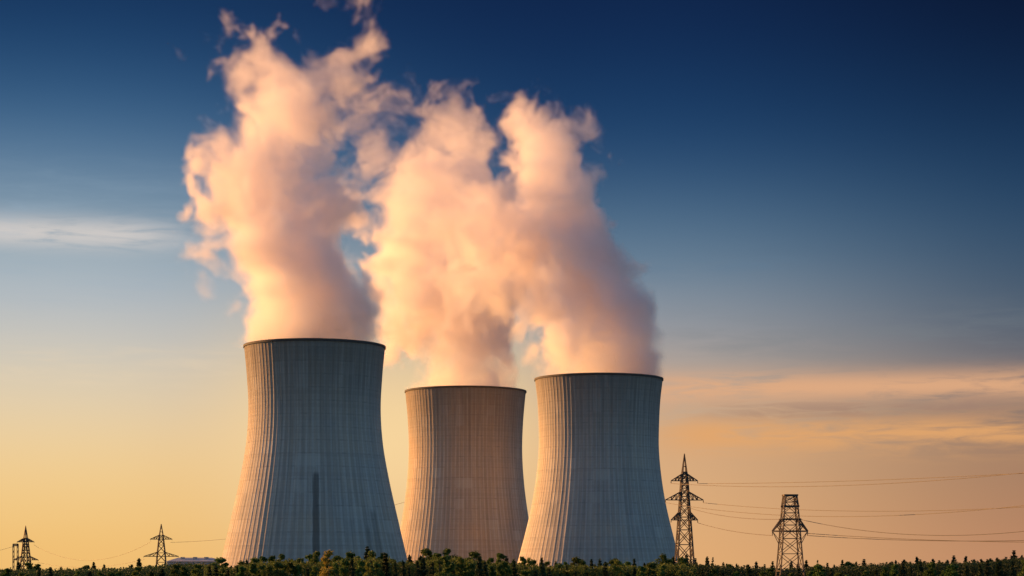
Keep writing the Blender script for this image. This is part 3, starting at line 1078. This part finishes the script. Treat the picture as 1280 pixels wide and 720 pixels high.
# ------------------------------------------------------------------ far hall behind the trees
DH = 1500; kh = DH / F
ph = P(246, HY, DH)
wall_m = simple_mat('pale_cladding', (0.30, 0.28, 0.27, 1), (0.38, 0.35, 0.33, 1), 0.08, 0.6)
roof_m = simple_mat('roof_sheet', (0.36, 0.34, 0.34, 1), (0.46, 0.43, 0.42, 1), 0.06, 0.5)
glass_m = simple_mat('dark_glazing', (0.03, 0.035, 0.04, 1), (0.05, 0.055, 0.06, 1), 0.5, 0.2)
hall = empty('industrial_hall', (ph.x, DH, 0))
tag(hall, 'low pale hall with a shallow roof, left of the large cooling tower behind trees', 'hall')
hw, hd, he, hr = 31 * kh, 22.0, zpx(702, DH), zpx(697, DH)
mb = MB(); mb.box((-hw, -hd, 0), (hw, hd, he)); mb.build('wall', wall_m, hall)
v = [(-hw - 1, -hd - 1, he + 0.01), (hw + 1, -hd - 1, he + 0.01), (hw + 1, hd + 1, he + 0.01), (-hw - 1, hd + 1, he + 0.01), (-hw * 0.75, 0, hr), (hw * 0.6, 0, hr)]
rf = mesh_obj('roof', v, [(0, 1, 5, 4), (1, 2, 5), (2, 3, 4, 5), (3, 0, 4), (3, 2, 1, 0)], roof_m, hall)
for q in (-0.5, 0.0, 0.45):
    mb = MB()
    mb.box((q * hw - 1.5, -hd * 0.35 - 1, he + 1.5), (q * hw + 1.5, -hd * 0.35 + 1, he + 3.4))
    mb.build('roof_vent', wall_m, rf)
mb = MB(); mb.box((-hw * 0.9, -hd - 0.15, he - 4), (hw * 0.9, -hd - 0.004, he - 2.2)); mb.build('window_band', glass_m, hall)

# ------------------------------------------------------------------ trees
def leaf_mat(name, c1, c2, c3):
    m, t, out = new_mat(name)
    tcn = t.n('ShaderNodeTexCoord')
    oi = t.n('ShaderNodeObjectInfo')
    n1 = t.noise(tcn.outputs['Object'], 0.55, 3, 0.6)
    geo = t.n('ShaderNodeNewGeometry')
    c = t.mix(t.rng(n1, 0.35, 0.65, 0, 1), c1, c2)
    c = t.mix(t.math('MULTIPLY', geo.outputs['Random Per Island'], 0.7), c, c3)
    hs = t.n('ShaderNodeHueSaturation')
    t.put(hs.inputs['Value'], t.rng(oi.outputs['Random'], 0, 1, 0.65, 1.35))
    t.put(hs.inputs['Hue'], t.rng(t.math('FRACT', t.math('MULTIPLY', oi.outputs['Random'], 17.3)), 0, 1, 0.475, 0.525))
    t.put(hs.inputs['Color'], c)
    d = t.n('ShaderNodeBsdfPrincipled')
    t.put(d.inputs['Base Color'], hs.outputs[0])
    d.inputs['Roughness'].default_value = 0.75
    d.inputs['Specular IOR Level'].default_value = 0.2
    tr = t.n('ShaderNodeBsdfTranslucent')
    t.put(tr.inputs['Color'], hs.outputs[0])
    mx = t.n('ShaderNodeMixShader')
    mx.inputs[0].default_value = 0.28
    t.l.new(d.outputs[0], mx.inputs[1]); t.l.new(tr.outputs[0], mx.inputs[2])
    t.l.new(mx.outputs[0], out.inputs[0])
    return m


bark = simple_mat('bark', (0.05, 0.038, 0.028, 1), (0.09, 0.07, 0.05, 1), 1.5, 0.95)
lm_dark = leaf_mat('needles_dark', (0.024, 0.042, 0.018, 1), (0.036, 0.056, 0.022, 1), (0.02, 0.032, 0.014, 1))
lm_green = leaf_mat('leaves_green', (0.062, 0.11, 0.022, 1), (0.11, 0.155, 0.032, 1), (0.04, 0.068, 0.017, 1))
lm_sun_gold = leaf_mat('leaves_sun_gold', (0.22, 0.20, 0.03, 1), (0.32, 0.27, 0.04, 1), (0.13, 0.14, 0.025, 1))  # gold of the low sunlight is put into this leaf colour
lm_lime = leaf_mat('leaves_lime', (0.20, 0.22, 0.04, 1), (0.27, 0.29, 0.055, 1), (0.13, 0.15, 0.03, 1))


def leaf_cloud(pts, size, rng):
    """small bent leaf sprays at pts"""
    v, f = [], []
    for p in pts:
        s = size * rng.uniform(0.6, 1.4)
        a = Vector((rng.gauss(0, 1), rng.gauss(0, 1), rng.gauss(0, 0.7))).normalized()
        b = a.cross(Vector((rng.gauss(0, 1), rng.gauss(0, 1), rng.gauss(0, 1)))).normalized()
        n_ = a.cross(b)
        i = len(v)
        v += [p - a * s, p - b * s * 0.45 + n_ * s * 0.15, p + a * s, p + b * s * 0.45 + n_ * s * 0.15]
        f += [(i, i + 1, i + 2), (i, i + 2, i + 3)]
    return v, f


def trunk_mesh(h, r, rng, limbs):
    mb = MB()
    pts = []
    x = y = 0.0
    for i in range(7):
        pts.append(Vector((x, y, h * i / 6)))
        x += rng.uniform(-0.15, 0.15); y += rng.uniform(-0.15, 0.15)
    for i in range(6):
        mb.bar(pts[i], pts[i + 1], r * 2 * (1 - i / 7), r * 2 * (1 - (i + 1) / 7))
    for (z0, d, L, rr_) in limbs:
        b0 = Vector((0, 0, z0))
        b1 = b0 + Vector((math.cos(d) * L, math.sin(d) * L, L * 0.55))
        mb.bar(b0, b1, rr_ * 2, rr_ * 0.7)
    return mb


def make_conifer(name, h, rad, seed, mat, n, size):
    rng = random.Random(seed)
    root = empty(name, (0, 0, 0))
    trunk_mesh(h * 0.96, 0.2, rng, []).build('trunk', bark, root)
    pts = []
    tiers = int(h * 1.1)
    for q in range(tiers):
        u = (q + 0.5) / tiers
        z = h * (0.12 + 0.86 * u)
        rr_ = rad * (1 - u) ** 0.85 * rng.uniform(0.75, 1.15) + 0.12
        k = max(8, int(n / tiers * (0.5 + 1.1 * (1 - u))))
        nb = max(4, int(7 * (1 - u) + 3))
        off = rng.uniform(0, 6.28)
        lens = [rng.uniform(0.6, 1.15) for _ in range(nb)]
        for _ in range(k):
            bi = rng.randrange(nb)
            a = off + 6.283 * bi / nb + rng.gauss(0, 0.22)
            d = rr_ * lens[bi] * math.sqrt(rng.random())
            pts.append(Vector((math.cos(a) * d, math.sin(a) * d, z - d * 0.32 + rng.gauss(0, 0.18))))
    for _ in range(10):
        pts.append(Vector((rng.gauss(0, 0.08), rng.gauss(0, 0.08), h * rng.uniform(0.95, 1.0))))
    v, f = leaf_cloud(pts, size, rng)
    mesh_obj('crown', v, f, mat, root)
    return root


def make_broadleaf(name, h, rad, seed, mat, n, size):
    rng = random.Random(seed)
    root = empty(name, (0, 0, 0))
    limbs = [(h * rng.uniform(0.3, 0.6), rng.uniform(0, 6.28), rad * rng.uniform(0.6, 1.0), 0.09) for _ in range(6)]
    trunk_mesh(h * 0.85, 0.24, rng, limbs).build('trunk', bark, root)
    lobes = []
    for _ in range(30):
        u = rng.random()
        z = h * (0.40 + 0.54 * u)
        env = rad * (1.05 - 0.75 * u ** 1.4)
        a = rng.uniform(0, 6.28); d = env * math.sqrt(rng.random()) * 0.85
        lobes.append((Vector((math.cos(a) * d, math.sin(a) * d, z)), rad * rng.uniform(0.2, 0.42) * (1.15 - 0.55 * u)))
    lobes.append((Vector((rng.uniform(-.3, .3), 0, h * 0.93)), rad * 0.28))
    pts = []
    for _ in range(n):
        c, r = lobes[rng.randrange(len(lobes))]
        d = Vector((rng.gauss(0, 1), rng.gauss(0, 1), rng.gauss(0, 1))).normalized()
        pts.append(c + d * r * rng.random() ** 0.4 * rng.uniform(0.8, 1.2))
    v, f = leaf_cloud(pts, size, rng)
    mesh_obj('crown', v, f, mat, root)
    return root


CON = [(lambda s=s: make_conifer('conifer_tree', 16.0, 3.0 + 0.35 * (s % 3), 100 + s, lm_dark, 1500, 0.42)) for s in range(4)]
BRD = [(lambda s=s: make_broadleaf('broadleaf_tree', 16.0, 2.7 + 0.4 * (s % 3), 200 + s, lm_green, 3000, 0.30)) for s in range(5)]
first = {}


def plant(kind, i, x, y, h, rz, label, group, wide=1.0):
    maker = (CON if kind == 'c' else BRD)[i]
    key = (kind, i)
    if key not in first:
        o = first[key] = maker()
    else:
        o = copy_tree(first[key])
    s = h / 16.0
    o.location = (x, y, 0)
    o.scale = (s * wide, s * wide, s)
    o.rotation_euler = (0, 0, rz)
    tag(o, label, 'tree', group)
    return o


rt = random.Random(77)


def skyline(px):
    """photo row of the tree tops"""
    ks = [(-30, 707), (40, 707), (100, 706), (150, 705.5), (200, 702), (225, 700), (262, 700), (285, 703), (310, 699), (335, 695), (360, 693),
          (390, 696), (430, 693), (460, 690.5), (485, 691), (505, 697), (520, 694), (550, 690), (580, 692), (610, 696), (640, 696), (655, 699),
          (690, 702), (720, 699), (750, 702), (770, 698), (800, 702), (840, 697), (856, 699), (872, 701), (900, 703), (940, 705), (980, 707),
          (1010, 706), (1060, 704), (1110, 700), (1160, 699), (1200, 699), (1240, 697), (1270, 693), (1300, 693)]
    for (a, ya), (b2, yb) in zip(ks, ks[1:]):
        if a <= px <= b2: return ya + (yb - ya) * (px - a) / (b2 - a)
    return 705


zones = [(-30, 268, 'left of the largest tower'), (268, 508, 'before the largest tower'),
         (508, 655, 'before the brownish tower'), (655, 848, 'before the right tower'),
         (848, 1010, 'around the two right pylons'), (1010, 1310, 'right of the flat-topped pylon')]


def zone(px):
    for a, b2, nm in zones:
        if a <= px < b2: return nm
    return zones[-1][2]


def row(px0, px1, D0, D1, step, drop, pc, nm, wide=1.0):
    px = px0
    while px < px1:
        D = rt.uniform(D0, D1)
        ytop = skyline(px) + drop + rt.choice((-5.0, -2.5, -0.5, 1.0, 2.5, 4.0, 5.5)) + 2.0 * math.sin(px * 0.09 + D * 0.01) + rt.uniform(-0.8, 0.8)
        h = CZ + (HY - ytop) * D / F
        kind = 'c' if rt.random() < pc else 'b'
        i = rt.randrange(4 if kind == 'c' else 5)
        word = 'dark pointed conifer' if kind == 'c' else 'rounded green broadleaf tree'
        p = P(px, HY, D)
        zn = zone(px)
        plant(kind, i, p.x, D, h, rt.uniform(0, 6.28), '%s in the %s tree row %s' % (word, nm, zn),
              '%ss, %s row %s' % (word, nm, zn), wide * rt.uniform(0.85, 1.2))
        px += step * rt.uniform(0.65, 1.35)


row(-20, 275, 820, 900, 13, 0.5, 0.35, 'back', 1.3)
row(-20, 275, 600, 680, 13, 6.5, 0.3, 'front', 1.15)
row(268, 660, 600, 660, 10, -1.0, 0.28, 'back', 1.05)
row(262, 660, 500, 560, 10, 6.0, 0.35, 'front', 1.0)
row(655, 860, 620, 690, 10, -1.0, 0.35, 'back', 1.0)
row(655, 860, 520, 580, 11, 6.5, 0.4, 'front', 1.0)
row(858, 1300, 800, 880, 8.5, -0.5, 0.9, 'back', 1.1)
row(858, 1300, 600, 680, 13, 6.5, 0.55, 'front', 1.1)

# the wood's interior and undergrowth between the rows: one mass nobody could count
def wood(px0, px1, D0, D1, n, drop, size, mat, seed):
    rng = random.Random(seed)
    pts = []
    while len(pts) < n:
        px = rng.uniform(px0, px1)
        D = rng.uniform(D0, D1)
        bump = 1.4 * math.sin(px * 0.31 + 2 * math.sin(D * 0.05)) + 1.1 * math.sin(px * 0.73 + D * 0.11) + 0.8 * math.sin(px * 1.7)
        ztop = CZ + (HY - (skyline(px) + drop + bump)) * D / F
        z = ztop - abs(rng.gauss(0, 2.2)) - rng.random() * 1.0
        pts.append(Vector(((px - 640) * D / F, D, max(0.3, z))))
    v, f = leaf_cloud(pts, size, rng)
    o = mesh_obj('woodland', v, f, mat)
    tag(o, 'dark leafy mass of woodland filling in behind the front tree row', 'woodland', None, 'stuff')
    return o


wood(-40, 280, 690, 800, 20000, 5.5, 0.5, lm_dark, 1)
wood(255, 870, 565, 615, 34000, 7.0, 0.42, lm_green, 2)
wood(850, 1320, 690, 790, 30000, 4.5, 0.5, lm_dark, 3)

# single trees that stand out
for (px, ytop, D, mat, sd, label, wd, kind) in (
        (411, 684, 470, lm_sun_gold, 301, 'tall golden tree lit by the sun, right of the left tower\'s dark streak', 3.0, 'b'),
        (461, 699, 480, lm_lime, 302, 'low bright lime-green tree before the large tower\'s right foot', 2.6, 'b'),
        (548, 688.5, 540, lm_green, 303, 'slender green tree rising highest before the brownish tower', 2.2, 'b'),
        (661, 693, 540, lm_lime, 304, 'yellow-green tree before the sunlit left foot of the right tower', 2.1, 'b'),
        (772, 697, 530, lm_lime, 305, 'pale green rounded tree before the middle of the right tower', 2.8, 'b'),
        (883, 696.5, 700, lm_dark, 306, 'taller pointed conifer just right of the spiked pylon, first of a pair', 1.7, 'c'),
        (891, 696, 710, lm_dark, 307, 'taller pointed conifer, second of the pair right of the spiked pylon', 1.7, 'c'),
        (1022, 700, 700, lm_dark, 308, 'tallest pointed conifer just right of the flat-topped pylon', 2.0, 'c')):
    p = P(px, HY, D)
    h = CZ + (HY - ytop) * D / F
    mk = make_broadleaf if kind == 'b' else make_conifer
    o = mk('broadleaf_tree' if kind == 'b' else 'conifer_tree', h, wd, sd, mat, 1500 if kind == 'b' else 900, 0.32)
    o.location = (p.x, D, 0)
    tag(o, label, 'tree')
